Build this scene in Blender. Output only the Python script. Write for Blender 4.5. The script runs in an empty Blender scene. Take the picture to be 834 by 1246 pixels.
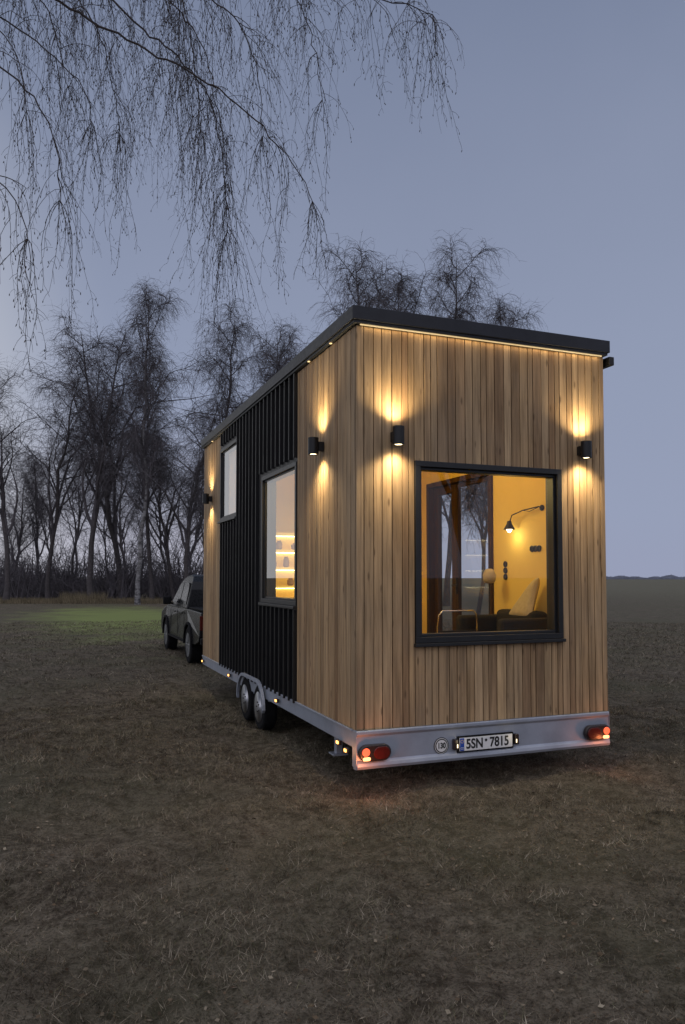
import bpy, math, random
import numpy as np
from mathutils import Vector
PI=math.pi
sc=bpy.context.scene
COL=sc.collection
sc.view_settings.view_transform='Standard'
sc.view_settings.look='None'
sc.view_settings.exposure=0

# ------------------------------------------------------------------ camera
YAW=math.radians(21.3); PITCH=math.radians(2.5)
CAM=Vector((-2.316,-5.635,1.75))
FW=Vector((math.sin(YAW),math.cos(YAW),0)); RT=Vector((math.cos(YAW),-math.sin(YAW),0))
cd=bpy.data.cameras.new('camera'); cam=bpy.data.objects.new('camera',cd); COL.objects.link(cam)
cam.location=CAM; cam.rotation_euler=(PI/2+PITCH,0,-YAW)
cd.sensor_width=36; cd.lens=920/1246*36; cd.shift_y=40/1246; cd.clip_end=12000; cd.clip_start=.05
sc.camera=cam
def at(px,py,dep):
    return CAM+FW*dep+RT*((px-417)/920*dep)+Vector((0,0,(703-py)/920*dep))
def ground_at(px,dep):
    p=at(px,703,dep); return Vector((p.x,p.y,0))

# ------------------------------------------------------------------ helpers
def s2l(c):
    return tuple(((v/255)/12.92 if v/255<=.04045 else ((v/255+.055)/1.055)**2.4) for v in c)
OFF={}
class B:
    def __init__(s): s.v=[]; s.f=[]
    def box(s,x0,x1,y0,y1,z0,z1):
        n=len(s.v)
        s.v+=[(x0,y0,z0),(x1,y0,z0),(x1,y1,z0),(x0,y1,z0),(x0,y0,z1),(x1,y0,z1),(x1,y1,z1),(x0,y1,z1)]
        s.f+=[(n,n+3,n+2,n+1),(n+4,n+5,n+6,n+7),(n,n+1,n+5,n+4),(n+1,n+2,n+6,n+5),(n+2,n+3,n+7,n+6),(n+3,n,n+4,n+7)]
        return s
    def quad(s,a,b,c,d):
        n=len(s.v); s.v+=[tuple(a),tuple(b),tuple(c),tuple(d)]; s.f.append((n,n+1,n+2,n+3)); return s
    def poly(s,pts):
        n=len(s.v); s.v+=[tuple(p) for p in pts]; s.f.append(tuple(range(n,n+len(pts)))); return s
    def tube(s,pts,rad,n=3,cap=False):
        k=len(pts); base=len(s.v)
        d0=pts[-1]-pts[0]
        ref=Vector((0,0,1)) if abs(d0.z)<.8*d0.length else Vector((1,0,0))
        cs=[(math.cos(2*PI*j/n),math.sin(2*PI*j/n)) for j in range(n)]
        for i,p in enumerate(pts):
            t=(pts[min(i+1,k-1)]-pts[max(i-1,0)])
            a=t.cross(ref)
            if a.length<1e-6: a=t.cross(Vector((.3,.8,.1)))
            a.normalize(); b=t.cross(a); b.normalize(); r=rad[i] if hasattr(rad,'__len__') else rad
            for c,q in cs:
                s.v.append((p.x+r*(a.x*c+b.x*q),p.y+r*(a.y*c+b.y*q),p.z+r*(a.z*c+b.z*q)))
        for i in range(k-1):
            o=base+i*n
            for j in range(n):
                j2=(j+1)%n
                s.f.append((o+j,o+j2,o+n+j2,o+n+j))
        if cap:
            s.f.append(tuple(base+j for j in range(n))[::-1]); s.f.append(tuple(base+(k-1)*n+j for j in range(n)))
        return s
    def lathe(s,prof,c,axis='x',n=28,closed=False):
        base=len(s.v); k=len(prof)
        for r,h in prof:
            for j in range(n):
                a=2*PI*j/n; u,w=r*math.cos(a),r*math.sin(a)
                if axis=='x': s.v.append((c[0]+h,c[1]+u,c[2]+w))
                elif axis=='y': s.v.append((c[0]+u,c[1]+h,c[2]+w))
                else: s.v.append((c[0]+u,c[1]+w,c[2]+h))
        for i in range(k-1):
            for j in range(n):
                j2=(j+1)%n
                s.f.append((base+i*n+j,base+i*n+j2,base+(i+1)*n+j2,base+(i+1)*n+j))
        s.f.append(tuple(base+j for j in range(n))[::-1]); s.f.append(tuple(base+(k-1)*n+j for j in range(n)))
        return s
    def prism(s,pts,x0,x1,inset=None):
        n=len(s.v); k=len(pts)
        for q,x in ((0,x0),(1,x1)):
            for i,(y,z) in enumerate(pts):
                dx=0 if inset is None else inset[i]
                s.v.append((x+(dx if q==0 else -dx),y,z))
        s.f.append(tuple(range(n,n+k))); s.f.append(tuple(range(n+k,n+2*k))[::-1])
        for i in range(k):
            j=(i+1)%k; s.f.append((n+i,n+k+i,n+k+j,n+j))
        return s
    def build(s,name,mat,parent=None,label=None,smooth=False,bevel=0,local=False,origin=None,seg=2):
        me=bpy.data.meshes.new(name)
        off=OFF.get(parent.name,Vector()) if (parent and not local) else (Vector(origin) if origin else Vector())
        vs=s.v if off.length==0 else [(a-off.x,b-off.y,c-off.z) for a,b,c in s.v]
        me.from_pydata(vs,[],s.f); me.update()
        o=bpy.data.objects.new(name,me); COL.objects.link(o)
        if mat: me.materials.append(mat)
        if smooth: me.polygons.foreach_set('use_smooth',[True]*len(me.polygons))
        if parent: o.parent=parent; OFF[o.name]=off
        if origin: o.location=origin
        if label: o['label']=label
        if bevel:
            m=o.modifiers.new('bevel','BEVEL'); m.width=bevel; m.segments=seg; m.limit_method='ANGLE'; m.angle_limit=math.radians(40)
        return o
def fixn(o):
    import bmesh
    bm=bmesh.new(); bm.from_mesh(o.data); bmesh.ops.recalc_face_normals(bm,faces=bm.faces); bm.to_mesh(o.data); bm.free(); return o
def thing(name,label,cat,loc,group=None,rz=0):
    o=bpy.data.objects.new(name,None); COL.objects.link(o); o.location=loc; o.rotation_euler=(0,0,rz)
    o.empty_display_size=.2
    OFF[o.name]=Vector(loc); tag(o,label,cat,group); return o
def tag(o,label,cat,group=None,kind=None):
    o['label']=label; o['category']=cat
    if group: o['group']=group
    if kind: o['kind']=kind
    return o
def npmesh(name,verts,faces,mat):
    me=bpy.data.meshes.new(name)
    nv,nf,k=len(verts),len(faces),faces.shape[1]
    me.vertices.add(nv); me.vertices.foreach_set('co',np.ascontiguousarray(verts,dtype=np.float32).ravel())
    me.loops.add(nf*k); me.loops.foreach_set('vertex_index',np.ascontiguousarray(faces,dtype=np.int32).ravel())
    me.polygons.add(nf); me.polygons.foreach_set('loop_start',np.arange(0,nf*k,k,dtype=np.int32))
    me.polygons.foreach_set('loop_total',np.full(nf,k,dtype=np.int32))
    me.update(calc_edges=True); me.materials.append(mat)
    o=bpy.data.objects.new(name,me); COL.objects.link(o); return o

# ------------------------------------------------------------------ materials
class NT:
    def __init__(s,name):
        s.m=bpy.data.materials.new(name); s.m.use_nodes=True; s.t=s.m.node_tree; s.n=s.t.nodes; s.p=s.n['Principled BSDF']; s.out=s.n['Material Output']
    def new(s,typ,**k):
        n=s.n.new(typ)
        for a,b in k.items(): setattr(n,a,b)
        return n
    def link(s,a,b): s.t.links.new(a,b)
    def noise(s,vec,scale,detail=4,rough=.6):
        n=s.new('ShaderNodeTexNoise'); n.inputs['Scale'].default_value=scale; n.inputs['Detail'].default_value=detail; n.inputs['Roughness'].default_value=rough
        if vec is not None: s.link(vec,n.inputs['Vector'])
        return n.outputs['Fac']
    def ramp(s,fac,stops):
        r=s.new('ShaderNodeValToRGB'); e=r.color_ramp.elements
        while len(e)<len(stops): e.new(.5)
        for i,(p,c) in enumerate(stops):
            e[i].position=p; e[i].color=(*c,1) if len(c)==3 else c
        s.link(fac,r.inputs['Fac']); return r.outputs['Color']
    def mix(s,fac,a,b,blend='MIX'):
        m=s.new('ShaderNodeMix',data_type='RGBA',blend_type=blend)
        for sock,val in ((m.inputs[0],fac),(m.inputs[6],a),(m.inputs[7],b)):
            if isinstance(val,(int,float)): sock.default_value=val
            elif isinstance(val,tuple): sock.default_value=(*val,1)
            else: s.link(val,sock)
        return m.outputs[2]
    def math(s,op,a,b=None,c=None,clamp=False):
        m=s.new('ShaderNodeMath',operation=op,use_clamp=clamp)
        for i,v in enumerate((a,b,c)):
            if v is None: continue
            if isinstance(v,(int,float)): m.inputs[i].default_value=v
            else: s.link(v,m.inputs[i])
        return m.outputs[0]
    def bump(s,h,strength=.3,dist=.01):
        b=s.new('ShaderNodeBump'); b.inputs['Strength'].default_value=strength; b.inputs['Distance'].default_value=dist
        s.link(h,b.inputs['Height']); s.link(b.outputs[0],s.p.inputs['Normal'])
    def set(s,**k):
        for a,b in k.items(): s.p.inputs[a.replace('_',' ')].default_value=b
def simple(name,col,rough=.6,metal=0,var=.25,scale=8,bump=.1,spec=None):
    t=NT(name); tc=t.new('ShaderNodeTexCoord').outputs['Object']
    f=t.noise(tc,scale,5); f2=t.noise(tc,scale*9,3)
    c=t.ramp(f,[(.3,tuple(v*(1-var) for v in col)),(.7,tuple(min(1,v*(1+var)) for v in col))])
    t.link(c,t.p.inputs['Base Color']); t.set(Roughness=rough,Metallic=metal)
    t.link(t.math('MULTIPLY_ADD',f2,.25,rough-.12,clamp=True),t.p.inputs['Roughness'])
    if bump: t.bump(f2,bump,.004)
    if spec is not None: t.p.inputs['Specular IOR Level'].default_value=spec
    return t.m
def emit(name,col,st,base=(.3,.3,.3)):
    t=NT(name); tc=t.new('ShaderNodeTexCoord').outputs['Object']
    f=t.noise(tc,25,2)
    c=t.ramp(f,[(.2,tuple(v*.9 for v in col)),(.8,col)])
    t.set(Emission_Strength=st); t.link(c,t.p.inputs['Emission Color']); t.p.inputs['Base Color'].default_value=(*base,1)
    return t.m

def wood_mat(name,stops,grain=1.0,weather=True):
    t=NT(name); tc=t.new('ShaderNodeTexCoord').outputs['Object']
    ri=t.new('ShaderNodeNewGeometry').outputs['Random Per Island']
    add=t.new('ShaderNodeVectorMath',operation='ADD'); t.link(tc,add.inputs[0])
    cx=t.new('ShaderNodeCombineXYZ'); r50=t.math('MULTIPLY',ri,53.0); t.link(r50,cx.inputs[2]); t.link(t.math('MULTIPLY',ri,17.0),cx.inputs[0]); t.link(cx.outputs[0],add.inputs[1])
    mp=t.new('ShaderNodeMapping'); mp.inputs['Scale'].default_value=(42*grain,42*grain,1.6); t.link(add.outputs[0],mp.inputs['Vector'])
    g=t.noise(mp.outputs[0],1,5,.65)
    mp2=t.new('ShaderNodeMapping'); mp2.inputs['Scale'].default_value=(7,7,.9); t.link(add.outputs[0],mp2.inputs['Vector'])
    g2=t.noise(mp2.outputs[0],1,4)
    base=t.ramp(ri,stops)
    gr=t.ramp(g,[(.3,(.56,.53,.50)),(.62,(1.15,1.12,1.08))])
    c=t.mix(1.0,base,gr,'MULTIPLY')
    gr2=t.ramp(g2,[(.3,(.64,.63,.62)),(.7,(1.16,1.15,1.14))])
    c=t.mix(1.0,c,gr2,'MULTIPLY')
    if weather:   # greyed, rain-washed patches
        wn=t.noise(tc,1.3,5,.65)
        c=t.mix(t.ramp(wn,[(.46,(0,0,0)),(.74,(.40,.40,.40))]),c,(.24,.19,.135))
    mp3=t.new('ShaderNodeMapping'); mp3.inputs['Scale'].default_value=(12,12,3.4); t.link(add.outputs[0],mp3.inputs['Vector'])
    v=t.new('ShaderNodeTexVoronoi'); v.inputs['Scale'].default_value=1.0; t.link(mp3.outputs[0],v.inputs['Vector'])
    k=t.ramp(v.outputs['Distance'],[(.06,(1,1,1)),(.16,(0,0,0))])
    c=t.mix(t.math('MULTIPLY',k,.65),c,(.07,.040,.020))
    t.link(c,t.p.inputs['Base Color']); t.set(Roughness=.66); t.p.inputs['Specular IOR Level'].default_value=.25
    t.bump(g,.3,.003)
    return t.m
M={}
M['larch']=wood_mat('larch_boards',[(0,(.25,.160,.086)),(.15,(.43,.302,.170)),(.3,(.31,.205,.114)),(.45,(.48,.340,.188)),(.6,(.37,.268,.163)),(.75,(.28,.175,.092)),(.88,(.45,.327,.195)),(1,(.395,.265,.140))])
M['lining']=simple('golden_interior_wall',(.79,.58,.16),.75,0,.04,2,.03)
M['doorwood']=wood_mat('dark_oiled_wood',[(0,(.040,.020,.010)),(1,(.055,.026,.012))],1,False)
M['black']=simple('black_coated_metal',(.012,.012,.013),.42,.3,.2,6,.05)
M['blackclad']=simple('black_seam_cladding',(.008,.008,.009),.5,.2,.35,3,.08)
M['frame']=simple('anthracite_window_frame',(.012,.013,.015),.42,.1,.2,6,.04)
M['roof']=simple('anthracite_roof_sheet',(.015,.017,.024),.5,.1,.3,4,.05,.35)
M['core']=simple('dark_membrane',(.008,.007,.006),.95,0,.3,5,0,.1)
M['galv']=simple('galvanised_steel',(.33,.36,.42),.52,.5,.14,3.5,.04)
M['tyre']=simple('tyre_rubber',(.010,.010,.011),.9,0,.3,20,.2,.12)
M['rim']=simple('silver_rim',(.52,.53,.55),.4,.7,.15,9,.03)
M['white']=simple('plate_white',(.66,.66,.65),.4,0,.06,10,0)
M['ink']=simple('plate_black',(.012,.012,.012),.4,0,.1,10,0)
M['blue']=simple('plate_blue',(.01,.05,.30),.4,0,.1,10,0)
M['yellow']=simple('star_yellow',(.8,.55,.03),.4,0,.1,10,0)
M['lamphouse']=simple('dark_lamp_housing',(.02,.014,.013),.3,0,.2,10,.03)
M['redlens']=simple('red_lens',(.07,.008,.006),.2,0,.2,30,.05)
M['ambertaillit']=emit('lit_amber_lens',(1,.40,.16),3.0,(.6,.2,.05))
M['redlit']=emit('lit_red_lens',(1,.16,.06),1.2,(.5,.03,.02))
M['marker']=emit('lit_marker',(1,.42,.10),5.0,(.6,.3,.1))
M['platelamp']=emit('lit_plate_lamp',(1,.78,.45),2.5)
M['led']=emit('warm_led_strip',(1,.68,.28),.7)
M['leddot']=emit('warm_spot_lens',(1,.66,.28),1.3)
M['shelfled']=emit('warm_shelf_light',(1,.84,.48),7.0)
M['lens']=emit('warm_lamp_lens',(1,.80,.46),12.0)
M['bulb']=emit('warm_bulb',(1,.86,.6),7.0)
M['chrome']=simple('chrome_tube',(.62,.62,.64),.2,.95,.1,10,0)
M['blackfab']=simple('black_fabric',(.012,.011,.012),.9,0,.3,40,.3)
M['palematt']=simple('pale_yellow_matt',(.50,.42,.26),.85,0,.1,30,.2)
M['shade']=simple('pale_lamp_shade',(.40,.34,.25),.7,0,.1,20,.1)
M['jar']=simple('brown_stoneware',(.22,.12,.06),.45,0,.2,14,.05)
M['floor']=simple('interior_floor_wood',(.3,.19,.1),.5,0,.3,5,.05)
M['paint']=simple('dark_grey_car_paint',(.006,.007,.009),.28,.0,.12,3,0,.24)
M['plastic']=simple('black_car_plastic',(.009,.009,.010),.75,0,.2,14,.05,.12)
M['carglass']=simple('tinted_car_glass',(.010,.012,.015),.12,0,.1,3,0,.5)
M['carrim']=simple('dull_alloy_rim',(.14,.145,.15),.5,.6,.15,9,.03)
M['bark']=simple('grey_brown_bark',(.064,.056,.057),.9,0,.35,6,.3)
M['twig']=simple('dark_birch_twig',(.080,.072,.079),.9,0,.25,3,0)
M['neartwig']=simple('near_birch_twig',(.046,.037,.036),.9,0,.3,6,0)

def blind_mat():
    t=NT('translucent_blind'); tc=t.new('ShaderNodeTexCoord').outputs['Object']
    c=t.ramp(t.noise(tc,30,3),[(.3,(.70,.70,.69)),(.7,(.78,.78,.77))])
    t.link(c,t.p.inputs['Base Color']); t.set(Roughness=.8)
    tl=t.new('ShaderNodeBsdfTranslucent'); t.link(c,tl.inputs[0]); mx=t.new('ShaderNodeMixShader'); mx.inputs[0].default_value=.45
    t.link(t.p.outputs[0],mx.inputs[1]); t.link(tl.outputs[0],mx.inputs[2]); t.link(mx.outputs[0],t.out.inputs['Surface']); return t.m
M['blind']=blind_mat()
def birch_bark():
    t=NT('white_birch_bark'); tc=t.new('ShaderNodeTexCoord').outputs['Object']
    mp=t.new('ShaderNodeMapping'); mp.inputs['Scale'].default_value=(2,2,4); t.link(tc,mp.inputs['Vector'])
    f=t.noise(mp.outputs[0],1,5,.7); z=t.new('ShaderNodeSeparateXYZ'); t.link(tc,z.inputs[0])
    c=t.ramp(f,[(.40,(.05,.046,.046)),(.60,(.25,.245,.25))])
    up=t.new('ShaderNodeMapRange'); t.link(z.outputs[2],up.inputs[0]); up.inputs[1].default_value=8; up.inputs[2].default_value=19
    c=t.mix(up.outputs[0],c,(.07,.062,.064)); t.link(c,t.p.inputs['Base Color']); t.set(Roughness=.85); t.bump(f,.4,.02); return t.m
M['birch']=birch_bark()

def glass_mat(name,base,gain):
    t=NT(name); t.n.remove(t.p)
    g=t.new('ShaderNodeNewGeometry'); d=t.new('ShaderNodeVectorMath',operation='DOT_PRODUCT')
    t.link(g.outputs['Incoming'],d.inputs[0]); t.link(g.outputs['Normal'],d.inputs[1])
    c=t.math('ABSOLUTE',d.outputs['Value']); k=t.math('POWER',t.math('SUBTRACT',1.0,c,clamp=True),4.2)
    F=t.math('MINIMUM',t.math('MULTIPLY_ADD',k,gain,base),.93)
    tr=t.new('ShaderNodeBsdfTransparent'); tr.inputs[0].default_value=(.95,.96,.95,1)
    gl=t.new('ShaderNodeBsdfGlossy'); gl.inputs['Roughness'].default_value=.0
    mx=t.new('ShaderNodeMixShader'); t.link(F,mx.inputs[0]); t.link(tr.outputs[0],mx.inputs[1]); t.link(gl.outputs[0],mx.inputs[2])
    t.link(mx.outputs[0],t.out.inputs['Surface']); return t.m
M['glass']=glass_mat('window_glass',.06,1.6)
M['doorglass']=glass_mat('door_glass',.02,.4)

GC=ground_at(150,34)
def ground_mat():
    t=NT('dry_brown_turf'); tc=t.new('ShaderNodeTexCoord').outputs['Object']
    big=t.noise(tc,.35,4); mid=t.noise(tc,2.2,6,.7); cl=t.noise(tc,11,6,.75); fine=t.noise(tc,60,4,.7)
    c=t.ramp(mid,[(.32,(.050,.040,.029)),(.5,(.132,.109,.080)),(.70,(.212,.180,.136))])
    c=t.mix(t.ramp(cl,[(.45,(0,0,0)),(.64,(.8,.8,.8))]),c,(.265,.230,.175))
    c=t.mix(t.ramp(cl,[(.30,(.8,.8,.8)),(.46,(0,0,0))]),c,(.036,.028,.019))
    c=t.mix(t.ramp(fine,[(.35,(.8,.8,.8)),(.52,(0,0,0))]),c,(.036,.028,.020))
    c=t.mix(t.ramp(big,[(.42,(0,0,0)),(.68,(.5,.5,.5))]),c,(.108,.110,.064))
    sub=t.new('ShaderNodeVectorMath',operation='SUBTRACT'); t.link(tc,sub.inputs[0]); sub.inputs[1].default_value=tuple(GC)
    mp=t.new('ShaderNodeMapping'); mp.inputs['Rotation'].default_value=(0,0,YAW); mp.inputs['Scale'].default_value=(.20,.060,0); t.link(sub.outputs[0],mp.inputs['Vector'])
    ln=t.new('ShaderNodeVectorMath',operation='LENGTH'); t.link(mp.outputs[0],ln.inputs[0])
    l2=t.math('ADD',ln.outputs['Value'],t.math('MULTIPLY_ADD',t.noise(tc,.5,4),1.4,-.7))
    c=t.mix(t.ramp(l2,[(.30,(.9,.9,.9)),(1.15,(0,0,0))]),c,(.245,.295,.100))
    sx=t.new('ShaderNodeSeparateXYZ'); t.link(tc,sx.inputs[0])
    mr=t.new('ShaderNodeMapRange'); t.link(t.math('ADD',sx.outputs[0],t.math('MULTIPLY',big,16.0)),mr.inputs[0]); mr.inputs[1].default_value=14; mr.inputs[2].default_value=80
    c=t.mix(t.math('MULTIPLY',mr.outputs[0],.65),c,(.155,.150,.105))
    t.link(c,t.p.inputs['Base Color']); t.set(Roughness=.95); t.p.inputs['Specular IOR Level'].default_value=.1
    h=t.math('ADD',t.math('MULTIPLY',cl,1.0),t.math('MULTIPLY',fine,.5)); t.bump(h,1.0,.05); return t.m
M['ground']=ground_mat()
def blade_mat(name,stops,lo=.32,hi=1.25,sc_=9.0):
    t=NT(name); ri=t.new('ShaderNodeNewGeometry').outputs['Random Per Island']
    tc=t.new('ShaderNodeTexCoord').outputs['Object']
    c=t.ramp(ri,stops); n=t.ramp(t.noise(tc,sc_,5,.7),[(.36,(lo,lo,lo*.95)),(.62,(hi,hi,hi))])
    n2=t.ramp(t.noise(tc,1.7,4,.65),[(.34,(.50,.48,.45)),(.62,(1.1,1.1,1.08))])
    c=t.mix(1.0,c,n,'MULTIPLY'); c=t.mix(1.0,c,n2,'MULTIPLY'); t.link(c,t.p.inputs['Base Color']); t.set(Roughness=.9); t.p.inputs['Specular IOR Level'].default_value=.15
    return t.m
M['blade']=blade_mat('dry_grass_blades',[(0,(.066,.053,.037)),(.25,(.162,.132,.095)),(.5,(.250,.210,.155)),(.68,(.128,.130,.070)),(.82,(.325,.278,.210)),(1,(.42,.37,.29))],.25,1.28,7.5)
M['leaf']=blade_mat('dead_leaf',[(0,(.06,.042,.028)),(.5,(.16,.118,.080)),(1,(.31,.265,.20))],.9,1.1)
M['reed']=blade_mat('straw_reeds',[(0,(.12,.10,.065)),(1,(.26,.215,.145))],.7,1.1)

# ------------------------------------------------------------------ world (overcast dusk sky)
w=bpy.data.worlds.new('World'); sc.world=w; w.use_nodes=True
wt=w.node_tree; bg=wt.nodes['Background']
class WN(NT):
    def __init__(s): s.t=wt; s.n=wt.nodes
q=WN()
gen=q.new('ShaderNodeTexCoord').outputs['Generated']
sep=q.new('ShaderNodeSeparateXYZ'); q.link(gen,sep.inputs[0])
elev=q.math('ADD',sep.outputs[2],q.math('MULTIPLY_ADD',q.noise(gen,2.2,4,.55),.20,-.10))
skyc=q.ramp(elev,[(0.0,s2l((151,158,183))),(.08,s2l((150,159,184))),(.25,s2l((145,155,180))),(.45,s2l((135,145,170))),(.62,s2l((121,132,158))),(.85,s2l((112,123,148)))])
def dirfac(v,p0,p1):
    d=q.new('ShaderNodeVectorMath',operation='DOT_PRODUCT'); q.link(gen,d.inputs[0]); d.inputs[1].default_value=v
    m=q.new('ShaderNodeMapRange',interpolation_type='SMOOTHSTEP'); q.link(d.outputs['Value'],m.inputs[0]); m.inputs[1].default_value=p0; m.inputs[2].default_value=p1
    return m.outputs[0]
def zfac(z0,z1):
    m=q.new('ShaderNodeMapRange',interpolation_type='SMOOTHSTEP'); q.link(sep.outputs[2],m.inputs[0]); m.inputs[1].default_value=z0; m.inputs[2].default_value=z1
    return m.outputs[0]
a=YAW-math.radians(24); west=dirfac((math.sin(a),math.cos(a),0),.78,1.0)
skyc=q.mix(q.math('MULTIPLY',q.math('MULTIPLY',west,zfac(.24,0)),.6),skyc,s2l((190,186,194)))
a=YAW-math.radians(56); wl=dirfac((math.sin(a),math.cos(a),0.1),.76,1.0)
skyc=q.mix(q.math('MULTIPLY',wl,.85),skyc,tuple(v*1.3 for v in s2l((202,202,202))))
back=q.math('MULTIPLY',dirfac(tuple(-FW+Vector((0,0,.5))),-.1,1.0),zfac(.0,.42))
skyc=q.mix(back,skyc,tuple(v*2.8 for v in s2l((150,150,160))))
q.link(skyc,bg.inputs['Color']); bg.inputs['Strength'].default_value=1.0
sl=bpy.data.lights.new('sun','SUN'); sl.energy=.08; sl.angle=math.radians(60); sl.color=(1,.93,.88)
so=bpy.data.objects.new('sun',sl); COL.objects.link(so); so.rotation_euler=(math.radians(55),0,math.radians(-30))
def lamp(kind,loc,energy,col,rot=(0,0,0),**k):
    l=bpy.data.lights.new(kind.lower()+'_light',kind); l.energy=energy; l.color=col
    for a_,b_ in k.items(): setattr(l,a_,b_)
    o=bpy.data.objects.new(l.name,l); COL.objects.link(o); o.location=loc; o.rotation_euler=rot; return o

# ------------------------------------------------------------------ ground
rng=np.random.default_rng(5)
WV=[]
for i in range(46):
    lam=.28*(1.9/.28)**rng.random(); an=rng.uniform(0,2*PI); WV.append((2*PI/lam*math.cos(an),2*PI/lam*math.sin(an),rng.uniform(0,6.28),.0042*(lam/.6)**.5))
def hgt(x,y):
    z=np.zeros_like(np.asarray(x,dtype=float))
    for kx,ky,ph,am in WV: z=z+am*np.sin(kx*x+ky*y+ph)
    return z
rad=[]; r=.25
while r<6000: rad.append(r); r*=1.022 if r<40 else 1.25
NS=420; R_=np.array(rad); A_=np.arange(NS)*2*PI/NS
X=CAM.x+R_[:,None]*np.cos(A_); Y=CAM.y+R_[:,None]*np.sin(A_); Z=hgt(X,Y)*np.clip(1-R_[:,None]/45,0,1)
V_=np.stack([X,Y,Z],2).reshape(-1,3)
ii=np.arange(len(rad)-1)[:,None]*NS; jj=np.arange(NS)[None,:]; j2=(jj+1)%NS
F_=np.stack([ii+jj,ii+NS+jj,ii+NS+j2,ii+j2],2).reshape(-1,4)
V_=np.vstack([V_,[[CAM.x,CAM.y,0]]]); c0=len(V_)-1
capf=np.stack([np.full(NS,c0),np.arange(NS),(np.arange(NS)+1)%NS],1)
gb=B(); gb.v=[tuple(p) for p in V_.tolist()]; gb.f=[tuple(f) for f in F_.tolist()]+[tuple(f) for f in capf.tolist()]
gr=fixn(gb.build('ground',M['ground'],smooth=True)); tag(gr,'dry brown meadow turf running flat to the horizon','ground',kind='structure')
if gr.data.polygons[0].normal.z<0: gr.data.flip_normals()

def clumpf(x,y):
    return .5+.5*np.sin(4.1*x+1.7*np.sin(2.3*y)+.6)*np.sin(3.7*y+1.9*np.sin(2.9*x)+1.1)
def blades(N,d0,d1,ang,hmin,hmax,wd,power=1.0):
    u=rng.random(N); d=(d0**(power)+u*(d1**power-d0**power))**(1/power)
    th=(rng.random(N)*2-1)*ang+YAW
    x=CAM.x+d*np.sin(th); y=CAM.y+d*np.cos(th); z=hgt(x,y)*np.clip(1-d/45,0,1)-.004
    h=rng.uniform(hmin,hmax,N)*(.35+1.0*clumpf(x,y)); az=rng.uniform(0,2*PI,N)+1.5*np.sin(1.3*x+.7*y); ln=rng.uniform(.3,2.4,N)
    sc_=np.clip(d/7,.8,3.0); wv=wd*sc_*rng.uniform(.6,1.3,N)
    b=rng.uniform(0,2*PI,N); bx=np.cos(b)*wv; by=np.sin(b)*wv
    v=np.empty((N,3,3)); v[:,0]=np.stack([x-bx,y-by,z],1); v[:,1]=np.stack([x+bx,y+by,z],1)
    v[:,2]=np.stack([x+np.cos(az)*h*ln,y+np.sin(az)*h*ln,z+h],1)
    return v.reshape(-1,3)
v=np.concatenate([blades(270000,1.6,11,math.radians(42),.012,.052,.0024,1.5),blades(120000,9,32,math.radians(36),.02,.07,.003,1.4)])
f=np.arange(len(v)).reshape(-1,3)
tag(npmesh('grass',v,f,M['blade']),'short matted dry brown grass covering the ground around the house','grass',kind='stuff')
N=6000; d=rng.uniform(2.4,20,N); th=YAW+rng.uniform(-.75,.75,N); x=CAM.x+d*np.sin(th); y=CAM.y+d*np.cos(th); z=hgt(x,y)*(1-d/45)+rng.uniform(.004,.020,N)
az=rng.uniform(0,6.28,N); s3=rng.uniform(.005,.012,N); ca,sa=np.cos(az)*s3,np.sin(az)*s3; tz=rng.uniform(-.7,.7,N)*s3
v=np.empty((N,4,3)); v[:,0]=np.stack([x-ca*1.5,y-sa*1.5,z],1); v[:,1]=np.stack([x+sa*.7,y-ca*.7,z+tz],1); v[:,2]=np.stack([x+ca*1.5,y+sa*1.5,z+tz*.5],1); v[:,3]=np.stack([x-sa*.7,y+ca*.7,z-tz],1)
tag(npmesh('leaf_litter',v.reshape(-1,3),np.arange(4*N).reshape(-1,4),M['leaf']),'tiny dead leaves and bark flakes scattered over the turf','leaves',kind='stuff')

# ------------------------------------------------------------------ tiny house
W_,L_=2.5,6.42
ZB,ZT=.53,3.812
H=thing('tiny_house','small timber and black metal clad house on a road trailer with lit windows','house',(1.25,3.2,0))
def fbox(b,face,u0,u1,z0,z1,d0,d1):
    if face=='rear': b.box(u0,u1,d0,d1,z0,z1)
    elif face=='front': b.box(u0,u1,L_-d1,L_-d0,z0,z1)
    elif face=='left': b.box(d0,d1,u0,u1,z0,z1)
    else: b.box(W_-d1,W_-d0,u0,u1,z0,z1)
def fpt(face,u,z,d):
    return {'rear':(u,d,z),'front':(u,L_-d,z),'left':(d,u,z),'right':(W_-d,u,z)}[face]
def panels(b,face,edges,z0,z1,ops,d0,d1,gap=0,jit=0,rnd=None):
    E=sorted(set(edges)|{u for o in ops for u in o[:2] if edges[0]<u<edges[-1]})
    for a_,b_ in zip(E[:-1],E[1:]):
        if b_-a_<.002: continue
        mid=(a_+b_)/2; segs=[(z0,z1)]
        for o in ops:
            if o[0]<mid<o[1]:
                ns=[]
                for s0,s1 in segs:
                    if o[2]>s0: ns.append((s0,min(s1,o[2])))
                    if o[3]<s1: ns.append((max(s0,o[3]),s1))
                segs=[s_ for s_ in ns if s_[1]-s_[0]>.002]
        j=rnd.uniform(-jit,jit) if rnd else 0
        for s0,s1 in segs: fbox(b,face,a_+gap/2,b_-gap/2,s0,s1,d0+j,d1)
def edges(u0,u1,rnd,lo=.050,hi=.102,snap=()):
    pts=sorted([u0,u1]+[s_ for s_ in snap if u0<s_<u1]); E=[u0]
    for a_,b_ in zip(pts[:-1],pts[1:]):
        n=max(1,round((b_-a_)/((lo+hi)/2))); ws=[rnd.uniform(lo,hi) for _ in range(n)]; k=(b_-a_)/sum(ws); c=a_
        for q_ in ws: c+=q_*k; E.append(c)
        E[-1]=b_
    return E
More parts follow.
